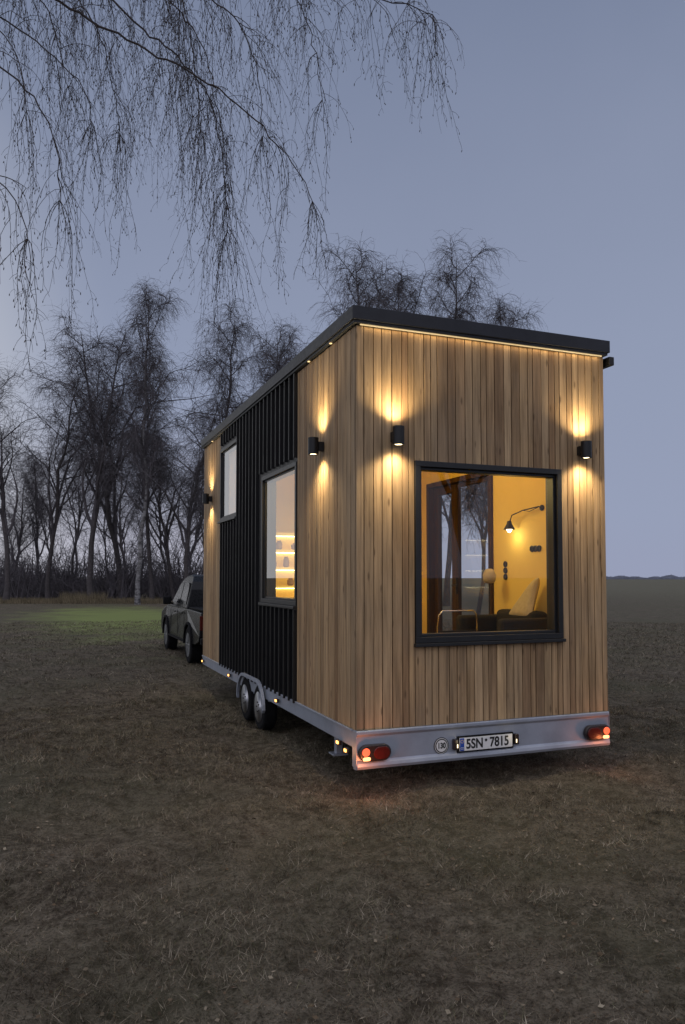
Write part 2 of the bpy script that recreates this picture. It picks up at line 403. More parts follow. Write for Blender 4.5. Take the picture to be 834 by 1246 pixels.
OPS={'rear':[(.525,2.0,1.21,2.73)],'left':[(1.56,2.88,1.47,2.92),(4.11,5.16,2.56,3.6)],'right':[(1.65,3.2,.62,2.98)],'front':[]}
rn=random.Random(3)
def clad(face,u0,u1):
    b=B(); ops=OPS[face]; E=edges(u0,u1,rn,snap=[u for o in ops for u in o[:2]])
    panels(b,face,E,ZB,ZT,ops,0,.022,.008,.0022,rn)
    return b.build('timber_cladding',M['larch'],H)
clad('rear',0.0,W_)
clad('left',.024,1.55); clad('left',5.18,L_-.024); clad('right',.024,L_-.024); clad('front',0.0,W_)
b=B(); panels(b,'left',[1.553,5.177],ZB-.02,ZT,OPS['left'],.004,.022)
u=1.575
while u<5.16:
    segs=[(ZB-.02,ZT)]
    for o in OPS['left']:
        if o[0]-.03<u<o[1]+.03: segs=[(ZB-.02,o[2]-.04),(o[3]+.04,ZT)]
    for z0,z1 in segs:
        if z1-z0>.02: fbox(b,'left',u,u+.022,z0,z1,-.030,.0035)
    u+=.165
b.build('metal_cladding',M['blackclad'],H,label='black ribbed metal cladding panel on the long side')
b=B()
panels(b,'rear',[.026,W_-.026],ZB,3.8,OPS['rear'],.0245,.14); panels(b,'front',[.026,W_-.026],ZB,3.8,[],.0245,.14)
panels(b,'left',[.1405,L_-.1405],ZB,3.8,OPS['left'],.0245,.14); panels(b,'right',[.1405,L_-.1405],ZB,3.8,OPS['right'],.0245,.14)
b.build('wall_core',M['core'],H)
b=B()
panels(b,'rear',[.142,W_-.142],.62,3.6,OPS['rear'],.1415,.155); panels(b,'front',[.142,W_-.142],.62,3.6,[],.1415,.155)
panels(b,'left',[.157,L_-.157],.62,3.6,OPS['left'],.1415,.155); panels(b,'right',[.157,L_-.157],.62,3.6,OPS['right'],.1415,.155)
b.build('interior_wall',M['lining'],H)
B().box(.03,W_-.03,.03,L_-.03,.535,.615).build('floor',M['floor'],H)
B().box(.145,W_-.145,.145,L_-.145,3.61,3.70).build('ceiling',M['lining'],H)
B().box(.16,W_-.16,4.04,4.10,.62,3.605).build('partition',M['lining'],H)
B().box(.16,W_-.16,4.101,L_-.16,2.40,2.5).build('loft_floor',M['lining'],H)
# roof
rf=B().box(-.030,W_+.030,-.030,L_+.030,3.825,3.945).build('roof',M['roof'],H,bevel=.004)
b=B(); e=.045
for x0,x1,y0,y1 in ((-e,W_+e,-e,-.032),(-e,W_+e,L_+.032,L_+e),(-e,-.032,-.0315,L_+.0315),(W_+.032,W_+e,-.0315,L_+.0315)): b.box(x0,x1,y0,y1,3.850,3.962)
b.build('fascia',M['roof'],rf,bevel=.003)
B().box(W_+.047,W_+.105,-.03,L_+.03,3.74,3.82).build('gutter',M['black'],rf,bevel=.006)
B().box(.03,W_-.03,-.020,-.010,3.813,3.8225).build('led_strip',M['led'],rf)
for y in (.55,1.15,5.7):
    B().lathe([(.013,0),(.013,-.006)],(-.017,y,3.8225),'z',12).build('eave_spot',M['leddot'],rf)
lamp('AREA',(W_/2,-.021,3.810),1.3,(1,.70,.34),(0,0,0),shape='RECTANGLE',size=2.4,size_y=.012)
# windows
def window(face,u0,u1,z0,z1,label,sill=True,fw=.055,proud=.03,ib=.034):
    b=B()
    def fr(x,d0,d1,m):
        fbox(b,face,u0+m,u1-m,z0+m,z0+m+x,d0,d1); fbox(b,face,u0+m,u1-m,z1-m-x,z1-m,d0,d1)
        fbox(b,face,u0+m,u0+m+x,z0+m+x,z1-m-x,d0,d1); fbox(b,face,u1-m-x,u1-m,z0+m+x,z1-m-x,d0,d1)
    fr(fw,-proud,.157,0.0005); fr(ib,.012,.10,fw+.001)
    o=b.build('window',M['frame'],H,label=label,bevel=.003)
    m=fw+ib*.6; d=.055 if face=='rear' else .018
    B().quad(fpt(face,u0+m,z0+m,d),fpt(face,u1-m,z0+m,d),fpt(face,u1-m,z1-m,d),fpt(face,u0+m,z1-m,d)).build('pane',M['glass'],o)
    if sill:
        b=B(); fbox(b,face,u0-.012,u1+.012,z0-.030,z0-.002,-.042,.0); b.build('sill',M['frame'],o,bevel=.003)
    return o
window('rear',*OPS['rear'][0],'large square black framed window in the timber end wall',fw=.048,proud=.022,ib=.024)
window('left',*OPS['left'][0],'tall black framed window beside the timber corner, lit shelves inside',fw=.045,proud=.012,ib=.02)
lw=window('left',*OPS['left'][1],'small loft window high on the black side',fw=.045,proud=.012,ib=.02)
b=B(); fbox(b,'left',4.17,5.10,2.62,3.55,.11,.113); b.build('blind',M['blind'],lw)
# glazed door
b=B(); o=OPS['right'][0]
def dfr(u0,u1,z0,z1,x,d0,d1):
    fbox(b,'right',u0,u1,z0,z0+x,d0,d1); fbox(b,'right',u0,u1,z1-x,z1,d0,d1)
    fbox(b,'right',u0,u0+x,z0+x,z1-x,d0,d1); fbox(b,'right',u1-x,u1,z0+x,z1-x,d0,d1)
dfr(o[0]+.001,o[1]-.001,o[2]+.001,o[3]-.001,.06,-.01,.19)
dfr(o[0]+.062,2.57,o[2]+.062,o[3]-.062,.05,.06,.11); dfr(2.572,o[1]-.062,o[2]+.062,o[3]-.062,.10,.06,.11)
dr=b.build('door',M['doorwood'],H,label='dark wooden framed double glazed door seen through the end window',bevel=.004)
for u0,u1 in ((1.755,2.53),(2.66,3.05)):
    B().quad(fpt('right',u0,.73,.085),fpt('right',u1,.73,.085),fpt('right',u1,2.88,.085),fpt('right',u0,2.88,.085)).build('pane',M['doorglass'],dr)
bh=B(); fbox(bh,'right',2.535,2.555,1.55,1.75,.111,.13); bh.tube([Vector(fpt('right',2.545,1.66,.125)),Vector(fpt('right',2.545,1.66,.18)),Vector(fpt('right',2.42,1.66,.18))],.01,8,True); bh.build('handle',M['black'],dr)
# interior shelves with strip lights, cabinet below
B().box(.16,1.5,3.46,4.038,.62,1.50).build('cabinet',M['lining'],H,bevel=.004)
for z in (1.62,1.86,2.09,2.31):
    s_=B().box(.17,1.45,3.80,4.038,z,z+.028).build('shelf',M['doorwood'] if False else M['lining'],H)
    B().box(.18,1.44,4.00,4.03,z-.014,z-.002).build('strip_light',M['shelfled'],s_)
lamp('AREA',(.8,3.70,1.95),3.5,(1,.84,.48),(math.radians(90),0,0),size=.9)
for x,z,r_,h_ in ((.42,1.889,.05,.10),(.60,1.889,.04,.14),(.80,1.889,.055,.08),(.50,2.119,.045,.12),(.72,2.119,.05,.09),(.38,1.649,.05,.13),(.66,1.649,.045,.10)):
    jr=B().lathe([(r_*.7,0),(r_,.02),(r_,h_*.7),(r_*.6,h_*.9),(r_*.65,h_)],(x,3.88,z),'z',18).build('jar',M['jar'],None,smooth=False,origin=(x,3.88,z))
    tag(jr,'small brown jar on the lit shelves behind the tall side window','jar','jars on the lit shelves')
# swing-arm reading lamp
XI=W_-.155
b=B(); b.lathe([(.028,0),(.032,-.01),(.028,-.02)],(XI,.74,2.46),'x',16)
b.tube([Vector((XI-.015,.74,2.46)),Vector((XI-.05,.74,2.47)),Vector((2.27,.98,2.45)),Vector((2.24,1.13,2.41)),Vector((2.24,1.17,2.345))],.0065,8,True)
b.tube([Vector((XI-.05,.74,2.465)),Vector((2.27,.86,2.43)),Vector((2.265,.99,2.45))],.004,6,True)
rl=b.build('reading_lamp',M['black'],H,smooth=True)
B().lathe([(.018,.055),(.024,.045),(.028,.022),(.058,-.03),(.060,-.038),(.054,-.034)],(2.24,1.18,2.30),'z',20).build('lamp_shade',M['black'],rl,smooth=True)
B().lathe([(.01,.03),(.028,.012),(.032,-.02),(.016,-.050),(.004,-.056)],(2.24,1.18,2.285),'z',16).build('bulb',M['bulb'],rl,smooth=True)
lamp('POINT',(2.22,1.18,2.19),1.5,(1,.78,.38),shadow_soft_size=.05)
for y,z in ((.80,2.05),(.86,2.05),(.92,2.05),(1.41,1.90),(1.41,1.83),(1.41,1.76)):
    B().lathe([(.033,0),(.033,-.012),(.026,-.014),(.022,-.008)],(XI-.001,y,z),'x',18).build('socket',M['black'],H)
lamp('POINT',(.8,1.4,2.9),38,(1,.76,.30),shadow_soft_size=.25)
lamp('POINT',(1.5,5.0,3.2),32,(1,.88,.70),shadow_soft_size=.15)
# wall lamps
def wall_lamp(face,u,z):
    R,hh,off=.048,.156,-.095
    c=fpt(face,u,z,off); b=B()
    b.lathe([(R-.012,-hh/2+.012),(R-.004,-hh/2),(R,-hh/2+.002),(R,hh/2-.002),(R-.004,hh/2),(R-.012,hh/2-.012)],c,'z',28)
    fbox(b,face,u-.03,u+.03,z-.04,z+.04,off+R-.006,-.001)
    o=b.build('wall_lamp',M['black'],H,smooth=False)
    for s_ in (1,-1):
        B().lathe([(R-.014,0),(R-.014,.003*s_)],(c[0],c[1],c[2]+s_*(hh/2-.011)),'z',24).build('lamp_lens',M['lens'],o)
        lamp('SPOT',(c[0],c[1],c[2]+s_*(hh/2+.002)),50,(1,.78,.44),(PI if s_>0 else 0,0,0),spot_size=math.radians(138),spot_blend=1.0,shadow_soft_size=.05)
wall_lamp('left',.79,2.94); wall_lamp('left',5.78,2.95); wall_lamp('rear',.335,2.91); wall_lamp('rear',2.215,2.91)

# ---- trailer
DY=.068    # the rear beam sits almost flush with the end wall
b=B()
for x in (.0,W_-.08):
    b.box(x,x+.08,.082,L_,.385,.526)
    b.box(x-.012 if x<1 else x+.0,x+.08 if x<1 else x+.092,.082,L_,.508,.5275)
for y in (.9,1.7,2.5,3.95,4.8,5.7,6.3): b.box(.082,W_-.082,y,y+.06,.40,.50)
b.box(.02,.35,2.62,3.85,.36,.384)
ch=b.build('chassis',M['galv'],H,bevel=.003)
b=B()
for x in (.35,W_-.35-.07): b.tube([Vector((x,5.9,.42)),Vector((x+(1.25-x)*.1,6.5,.42)),Vector((1.25,8.50,.44))],.045,8,True)
b.lathe([(.05,-.05),(.05,.06)],(1.25,8.55,.45),'z',12); b.build('drawbar',M['galv'],ch)
for y in (2.92,3.56): B().tube([Vector((.14,y,.27)),Vector((W_-.14,y,.27))],.035,10,True).build('axle',M['galv'],ch)
prof=[(0,.5275),(-.075,.5275),(-.082,.520),(-.082,.497),(-.066,.478),(-.066,.290),(-.082,.268),(-.088,.245),(-.080,.222),(-.05,.214),(0,.214),(0,.25),(-.05,.26),(-.05,.49),(0,.50)]
prof=[(y+DY,z) for y,z in prof]
b=B().prism(prof,0,W_); rb=fixn(b.build('rear_beam',M['galv'],H,bevel=.003))
B().box(-.0045,-.0005,DY-.075,.078,.235,.52).build('end_plate',M['galv'],rb)
B().box(W_+.0005,W_+.0045,DY-.075,.078,.235,.52).build('end_plate',M['galv'],rb)
def stadium(cx,cz,w,h,n=8):
    r=h/2; pts=[]
    for i in range(n+1): a_=-PI/2+PI*i/n; pts.append((cx+w/2-r+r*math.cos(a_),cz+r*math.sin(a_)))
    for i in range(n+1): a_=PI/2+PI*i/n; pts.append((cx-w/2+r+r*math.cos(a_),cz+r*math.sin(a_)))
    return pts
def wheel(x,y,s_,R=.265,Wd=.16):
    c=(x,y,R-.004)
    t=B().lathe([(R*.62,0),(R*.88,0),(R*.97,.012*s_),(R,.035*s_),(R,(Wd-.035)*s_),(R*.97,(Wd-.012)*s_),(R*.88,Wd*s_),(R*.62,Wd*s_)],c,'x',32)
    wo=t.build('wheel',M['tyre'],H,smooth=False,bevel=.004)
    B().lathe([(R*.66,-.003*s_),(R*.62,.002*s_),(R*.57,.020*s_),(R*.30,.014*s_),(R*.26,.001*s_),(R*.14,-.006*s_),(R*.06,-.008*s_)],c,'x',28).build('rim',M['rim'],wo,smooth=True)
    for k in range(5):
        a_=2*PI*k/5; B().lathe([(.009,-.014*s_),(.009,.01*s_)],(x,y+.055*math.cos(a_),c[2]+.055*math.sin(a_)),'x',6).build('wheel_bolt',M['black'],wo)
    for k in range(8):
        a_=2*PI*(k+.5)/8; B().lathe([(.015,.0125*s_),(.015,.0185*s_)],(x,y+.112*math.cos(a_),c[2]+.112*math.sin(a_)),'x',8).build('rim_hole',M['black'],wo)
for y in (2.92,3.56):
    wheel(-.022,y,1); wheel(W_+.022,y,-1)
for x0,x1 in ((-.060,-.026),(W_+.026,W_+.060)):
    path=[]
    for i in range(9): a_=PI*(1-.5*i/8); path.append((2.92+.31*math.cos(a_),.27+.31*math.sin(a_)))
    for i in range(9): a_=PI/2*(1-i/8); path.append((3.56+.31*math.cos(a_),.27+.31*math.sin(a_)))
    inner=[(3.24+(p[0]-3.24)*.955,p[1]-.035) for p in path][::-1]
    fixn(B().prism(path+inner,x0,x1).build('mudguard',M['galv'],H,bevel=.002))
for x in (.18,W_-.18):
    b=B(); b.box(x-.03,x+.03,.84,.90,.157,.40); b.box(x-.07,x+.07,.80,.94,.145,.158); b.build('support_leg',M['galv'],H,bevel=.003)
def xz_plate(b,pts,y0,y1):
    y0+=DY; y1+=DY
    n=len(b.v); k=len(pts)
    b.v+=[(x,y0,z) for x,z in pts]+[(x,y1,z) for x,z in pts]
    b.f.append(tuple(range(n,n+k))); b.f.append(tuple(range(n+k,n+2*k))[::-1])
    for i in range(k): j=(i+1)%k; b.f.append((n+i,n+k+i,n+k+j,n+j))
    return b
for cx,lit in ((.150,-1),(2.350,1)):
    tl=fixn(xz_plate(B(),stadium(cx,.352,.28,.135,10),-.110,-.067).build('tail_light',M['lamphouse'],H,bevel=.012,seg=3))
    fixn(xz_plate(B(),stadium(cx-lit*.052,.352,.145,.100,8),-.121,-.1105).build('red_lens',M['redlens'],tl,bevel=.008,seg=3))
    fixn(xz_plate(B(),stadium(cx+lit*.086,.364,.068,.066,8),-.123,-.1105).build('lit_lens',M['redlit'],tl,bevel=.006))
    fixn(xz_plate(B(),stadium(cx+lit*.080,.310,.068,.030,6),-.119,-.1105).build('lower_lens',M['ambertaillit'],tl,bevel=.004))
    lamp('POINT',(cx+lit*.10,-.16,.27),1.9 if lit<0 else 1.2,(1,.28,.10),shadow_soft_size=.03)
def marker(x,y,z):
    m=B().box(x-.012,x+.012,y-.035,y+.035,z-.02,z+.02).build('marker_light',M['lamphouse'],H,bevel=.004)
    B().box(x-.02,x-.0125,y-.022,y+.022,z-.012,z+.012).build('marker_lens',M['marker'],m,bevel=.003)
for y,z in ((.14,.35),(.32,.38),(2.15,.45),(4.4,.45),(6.25,.45)): marker(-.026,y,z)
lamp('POINT',(-.14,.2,.33),.6,(1,.4,.12),shadow_soft_size=.03)
# licence plate and speed disc
def text(s_,size,sx,loc,mat,parent,name,off=.0):
    cu=bpy.data.curves.new('txt','FONT'); cu.body=s_; cu.size=size; cu.align_x='CENTER'; cu.align_y='CENTER'; cu.extrude=.0008; cu.offset=off
    t=bpy.data.objects.new('txt',cu); COL.objects.link(t)
    bpy.context.view_layer.update(); me=bpy.data.meshes.new_from_object(t.evaluated_get(bpy.context.evaluated_depsgraph_get()))
    bpy.data.objects.remove(t)
    o=bpy.data.objects.new(name,me); COL.objects.link(o); me.materials.clear(); me.materials.append(mat)
    o.parent=parent; o.rotation_euler=(PI/2,0,0); o.scale=(sx,1,1); o.location=Vector(loc)+Vector((0,DY,0))-OFF[parent.name]; return o
px_,pz_=1.185,.352
pl=B().box(px_-.275,px_+.275,DY-.088,DY-.068,pz_-.068,pz_+.068).build('licence_plate',M['plastic'],H,bevel=.004)
B().box(px_-.26,px_+.26,DY-.0935,DY-.0885,pz_-.055,pz_+.055).build('plate_face',M['white'],pl,bevel=.002)
B().box(px_-.257,px_-.217,DY-.0955,DY-.094,pz_-.052,pz_+.052).build('plate_band',M['blue'],pl)
b=B()
for k in range(12):
    a_=2*PI*k/12; b.lathe([(.0022,0),(.0022,-.0008)],(px_-.237+.0125*math.cos(a_),DY-.0958,pz_+.026+.0125*math.sin(a_)),'y',6)
b.build('plate_stars',M['yellow'],pl)
text('CZ',.024,.9,(px_-.237,-.0962,pz_-.032),M['white'],pl,'plate_country')
text('5SN',.112,.86,(px_-.115,-.0945,pz_-.002),M['ink'],pl,'plate_characters',.0028)
text('7815',.112,.86,(px_+.128,-.0945,pz_-.002),M['ink'],pl,'plate_characters',.0028)
B().lathe([(.012,0),(.012,-.001)],(px_-.004,DY-.0943,pz_+.022),'y',16).build('plate_seal',M['ink'],pl)
for s_ in (-1,1):
    o=B().box(px_+s_*.30-.018,px_+s_*.30+.018,DY-.110,DY-.067,pz_-.040,pz_+.050).build('plate_lamp',M['lamphouse'],H,bevel=.006)
    B().box(px_+s_*.290-.004,px_+s_*.290+.004,DY-.114,DY-.1105,pz_-.02,pz_+.01).build('plate_lamp_lens',M['platelamp'],o)
    lamp('POINT',(px_+s_*.262,DY-.15,pz_+.02),.05,(1,.8,.5),shadow_soft_size=.01)
d_=B().lathe([(.070,0),(.070,-.002)],(.765,DY-.0672,.352),'y',40).build('speed_disc',M['ink'],H)
B().lathe([(.063,0),(.063,-.001)],(.765,DY-.0695,.352),'y',40).build('disc_face',M['white'],d_)
B().lathe([(.058,0),(.058,-.001)],(.765,DY-.0708,.352),'y',40).build('disc_ring',M['ink'],d_)
B().lathe([(.049,0),(.049,-.001)],(.765,DY-.0721,.352),'y',40).build('disc_centre',M['white'],d_)
text('130',.064,.8,(.765,-.0740,.352),M['ink'],d_,'disc_digits',.0022)

# ------------------------------------------------------------------ furniture inside
A=thing('armchair','black low armchair just inside the end window, under the reading lamp','armchair',(2.0,.95,.616))
B().box(1.68,2.30,.62,1.28,.78,.98).build('seat',M['blackfab'],A,bevel=.05,seg=4)
B().box(2.12,2.32,.60,1.30,.985,1.42).build('backrest',M['blackfab'],A,bevel=.06,seg=4)
for y0,y1 in ((.50,.615),(1.285,1.40)): B().box(1.70,2.30,y0,y1,.80,1.36).build('armrest',M['blackfab'],A,bevel=.04,seg=4)
for x in (1.73,2.25):
    for y in (.56,1.34): B().box(x-.02,x+.02,y-.02,y+.02,.617,.798).build('leg',M['black'],A)
b=B(); c=Vector((2.20,.88,1.55)); n=14; vs=[];fs=[]  # pale yellowish wedge, narrower towards the top, set against the armchair
for side in (1,-1):
    for i in range(n+1):
        for j in range(n+1):
            u_,v_=i/n*2-1,j/n*2-1; th=.05*max(0,(1-u_**4)*(1-v_**4))**.5
            wz=.21*(.55-.45*v_)
            vs.append((c.x+side*th+.06*v_,c.y+u_*wz-.08*(v_+1),c.z+v_*.20))
for sd in (0,1):
    for i in range(n):
        for j in range(n):
            q_=sd*(n+1)**2+i*(n+1)+j; f_=(q_,q_+1,q_+n+2,q_+n+1); fs.append(f_ if sd else f_[::-1])
b.v=vs; b.f=fs; cu=b.build('wedge',M['palematt'],None,smooth=True,origin=(2.16,.94,1.37)); tag(cu,'pale tapered shape leaning on the black armchair behind the end window','wedge')
FL=thing('floor_lamp','slim floor lamp with small pale shade in front of the glazed door','lamp',(2.14,1.42,.616))
B().lathe([(.12,0),(.12,.015),(.02,.025)],(2.14,1.42,.617),'z',24).build('base',M['black'],FL,smooth=False)
B().tube([Vector((2.14,1.42,.64)),Vector((2.14,1.42,1.74))],.006,8,True).build('pole',M['black'],FL)
B().lathe([(.02,.08),(.045,.07),(.070,.01),(.066,-.05),(.045,-.075),(.02,-.08)],(2.14,1.42,1.77),'z',24).build('lamp_shade',M['shade'],FL,smooth=True)
CH=thing('tubular_chair','chrome tubular chair with black seat behind the lower left of the end window','chair',(1.4,.9,.616))
def V(*a): return Vector(a)
B().tube([V(1.20,.86,1.05),V(1.19,.84,1.28),V(1.20,.83,1.39),V(1.24,.83,1.43),V(1.58,.83,1.43),V(1.62,.83,1.39),V(1.63,.84,1.28),V(1.62,.86,1.05)],.008,10,True).build('back_frame',M['chrome'],CH,smooth=True)
B().box(1.20,1.62,.84,.855,1.12,1.24).build('backrest',M['blackfab'],CH,bevel=.006)
B().box(1.18,1.64,.86,1.30,1.05,1.09).build('seat',M['blackfab'],CH,bevel=.012)
for x in (1.2,1.62):
    for y in (.87,1.28): B().tube([V(x,y,1.05),V(x,y,.618)],.011,8,True).build('leg',M['chrome'],CH)

# ------------------------------------------------------------------ pickup truck (faces away, hitched ahead of the trailer)
T=thing('pickup_truck','dark grey pickup truck hitched to the front of the trailer house','pickup',(1.32,8.9,0))
hw=.92
def arch(yc,r,zc=.38,n=10):
    return [(yc+r*math.cos(a_),max(.42,zc+r*math.sin(a_))) for a_ in [PI*i/n for i in range(n+1)]]
body=[(.02,.52),(0,.62),(.03,1.08),(1.62,1.10),(3.75,1.12),(4.5,1.09),(4.9,1.02),(5.10,.90),(5.14,.70),(5.12,.46),(4.70,.42)]
body+=arch(4.24,.44)+[(1.62,.42)]+arch(1.15,.44)+[(.4,.44)]
bo=fixn(B().prism(body,-hw,hw,[.05 if z>1.0 else 0 for y,z in body]).build('body',M['paint'],T,bevel=.045,seg=4,local=True))
cab=[(1.60,1.09),(1.70,1.50),(1.80,1.67),(1.98,1.785),(2.35,1.825),(2.75,1.80),(3.02,1.74),(3.25,1.61),(3.98,1.105)]
ca=fixn(B().prism(cab,-hw+.03,hw-.03,[0,.10,.16,.22,.24,.23,.20,.14,.06]).build('cab',M['paint'],T,bevel=.03,seg=4,local=True))
def cabx(z): return hw-.03-.155*max(0,min(1,(z-1.09)/.65))+.008
for s_ in (-1,1):
    for pts in ([(1.78,1.18),(1.84,1.52),(1.98,1.65),(2.52,1.68),(2.52,1.18)],[(2.60,1.18),(2.60,1.68),(2.86,1.67),(3.02,1.61),(3.62,1.20)]):
        B().poly([(s_*cabx(z),y,z) for y,z in (pts if s_<0 else pts[::-1])]).build('side_window',M['carglass'],ca,local=True)
    m=B().box(s_*1.03-.09,s_*1.03+.09,3.36,3.45,1.14,1.32).build('mirror',M['plastic'],T,bevel=.03,seg=3,local=True)
    B().tube([V(s_*.88,3.42,1.15),V(s_*.98,3.40,1.18)],.02,8,True).build('mirror_arm',M['plastic'],m,local=True)
    for y in (1.98,2.9):
        B().box(min(s_*.915,s_*.945),max(s_*.915,s_*.945),y-.09,y+.09,.985,1.015).build('door_handle',M['paint'],T,bevel=.006,local=True)
    for y in (1.72,2.56,3.55):
        B().box(min(s_*.912,s_*.9225),max(s_*.912,s_*.9225),y-.006,y+.006,.50,1.04).build('door_gap',M['ink'],T,local=True)
    for y in (1.15,4.24):
        op=[(y+.47*math.cos(a_),.38+.47*math.sin(a_)) for a_ in [PI*i/12 for i in range(13)]]; ip=[(y+.42*math.cos(a_),.38+.42*math.sin(a_)) for a_ in [PI*i/12 for i in range(13)]][::-1]
        fixn(B().prism(op+ip,min(s_*.915,s_*.955),max(s_*.915,s_*.955)).build('wheel_arch',M['plastic'],T,bevel=.01,local=True))
    B().box(min(s_*.74,s_*.905),max(s_*.74,s_*.905),-.018,.03,.74,1.02).build('tail_light',M['redlens'],T,bevel=.01,local=True)
    B().box(min(s_*.55,s_*.90),max(s_*.55,s_*.90),5.00,5.12,.76,.90).build('headlight',M['chrome'],T,bevel=.02,local=True)
    fixn(B().prism([(1.65,.40),(1.65,.44),(3.78,.44),(3.78,.40)],s_*.90-.05,s_*.90+.05).build('side_step',M['plastic'],T,local=True))
    for y in (1.15,4.24):
        R=.385; c=(s_*.93,y,R-.005); q_=-s_
        wo=B().lathe([(R*.62,0),(R*.9,0),(R*.98,.015*q_),(R,.04*q_),(R,.21*q_),(R*.97,.235*q_),(R*.6,.24*q_)],c,'x',32).build('wheel',M['tyre'],T,bevel=.005,local=True)
        b=B().lathe([(R*.64,-.002*q_),(R*.58,.012*q_),(R*.54,.05*q_),(R*.25,.03*q_),(R*.12,.0),(R*.05,-.004*q_)],c,'x',28)
        for k in range(6):
            a_=2*PI*k/6; d=V(0,math.cos(a_),math.sin(a_)); p=V(c[0]+.012*q_,c[1],c[2]); b.tube([p+d*.05,p+d*R*.6],[.03,.022],6,True)
        b.build('rim',M['carrim'],wo,local=True)
B().quad((-.66,1.640,1.22),(.66,1.640,1.22),(.60,1.71,1.50),(-.60,1.71,1.50)).build('rear_window',M['carglass'],ca,local=True)
B().quad((-.74,3.86,1.215),(.74,3.86,1.215),(.66,3.30,1.60),(-.66,3.30,1.60)).build('windscreen',M['carglass'],ca,local=True)
B().box(-.72,.72,-.016,-.001,.68,1.05).build('tailgate',M['paint'],T,bevel=.006,local=True)
B().box(-.90,.90,-.12,.0,.46,.60).build('bumper',M['plastic'],T,bevel=.03,seg=3,local=True)
B().box(-.88,.88,5.10,5.20,.44,.66).build('bumper',M['plastic'],T,bevel=.04,seg=3,local=True)
B().box(-.50,.50,5.08,5.145,.68,.88).build('grille',M['plastic'],T,bevel=.02,local=True)
B().box(-.84,.84,.05,1.56,1.095,1.14).build('bed_cover',M['plastic'],T,bevel=.015,local=True)

# ------------------------------------------------------------------ trees
def gen_tree(seed,Ht,r0,lean,nl,base_t,spread,droop,fork=0,tw=.0115,nt=2):
    rn=random.Random(seed); Tk=B(); Cr=B(); N=14
    az0=rn.uniform(0,2*PI); pts=[];rd=[]; wx=wy=0
    for i in range(N+1):
        t=i/N; wx+=rn.uniform(-.013,.013)*Ht*(t>0); wy+=rn.uniform(-.013,.013)*Ht*(t>0)
        if t>.5: wx*=.9; wy*=.9
        pts.append(V(lean*Ht*t**1.4+wx,wy,t*Ht-(.1 if i==0 else 0))); rd.append((r0*(1-t)**.85+.018)*(1.35 if i==0 else 1))
    Tk.tube(pts,rd,9)
    def on(t):
        k=min(N-1,int(t*N)); f_=t*N-k; return pts[k].lerp(pts[k+1],f_), rd[k]*(1-f_)+rd[k+1]*f_
    def rv(s_): return V(rn.gauss(0,s_),rn.gauss(0,s_),rn.gauss(0,s_))
    def twigs(p,d,r,n):
        for _ in range(n):
            dd=(d*.5+rv(.55)+V(0,0,.05)).normalized(); Lt=rn.uniform(.45,1.35)
            p1=p+dd*Lt*.5; d2=(dd+V(0,0,-droop*1.6)).normalized(); p2=p1+d2*Lt*.6; p3=p2+(d2+V(0,0,-droop*1.5)).normalized()*Lt*.55
            Cr.tube([p,p1,p2,p3],[r,r*.8,r*.6,r*.35],3)
            for q0,q1 in ((p1,p2),(p2,p3),(p1,p3)):
                m=q0.lerp(q1,rn.random()); e_=m+(rv(.5)+d2*.5+V(0,0,-droop*.6))*rn.uniform(.3,.7); Cr.tube([m,e_],[r*.55,r*.3],3)
    for i in range(nl):
        t=base_t+(.98-base_t)*(i+rn.random()*.6)/nl
        p,tr=on(t); az=az0+i*2.4+rn.uniform(-.6,.6)
        Lb=Ht*(spread*(1-t)**.7+.055)*rn.uniform(.5,1.4); el=math.radians(rn.uniform(26,66) if not fork or i>fork else rn.uniform(58,78))
        if fork and i<=fork: Lb*=1.75
        d=V(math.cos(az)*math.cos(el),math.sin(az)*math.cos(el),math.sin(el)); ns=7; st=Lb/ns
        lp=[p]; ld=[]
        for k in range(ns):
            d=(d+rv(.20)+V(0,0,.10 if k<4 else -droop*.35)).normalized(); lp.append(lp[-1]+d*st); ld.append(d)
        rl_=max(.025,tr*(.5 if not fork or i>fork else .72)); rr=[rl_*(1-k/ns)+.014 for k in range(ns+1)]
        Cr.tube(lp,rr,5)
        for k in range(2,ns+1):
            for _ in range(2):
                dd=(ld[k-1]*.6+rv(.55)+V(0,0,.15)).normalized(); Ls=Lb*rn.uniform(.16,.36); sp=[lp[k]]
                for m in range(3):
                    dd=(dd+rv(.14)+V(0,0,-droop*.28*m)).normalized(); sp.append(sp[-1]+dd*Ls/3)
                Cr.tube(sp,[.022,.018,.014,.011],3)
                for m in range(1,4): twigs(sp[m],dd,tw,nt)
    return Tk,Cr
VAR=[]
specs=[(11,22,.17,.03,27,.28,.24,.48,0,'birch'),(23,21,.24,.15,22,.22,.29,.28,4,'bark'),(37,20,.20,-.10,21,.20,.30,.33,4,'bark'),(51,22.5,.19,.01,28,.30,.23,.48,2,'bark'),(64,17,.12,-.08,14,.28,.25,.3,2,'bark')]
for s_ in specs:
    VAR.append((*gen_tree(*s_[:9]),s_))
PROTO={}
rt=random.Random(31)
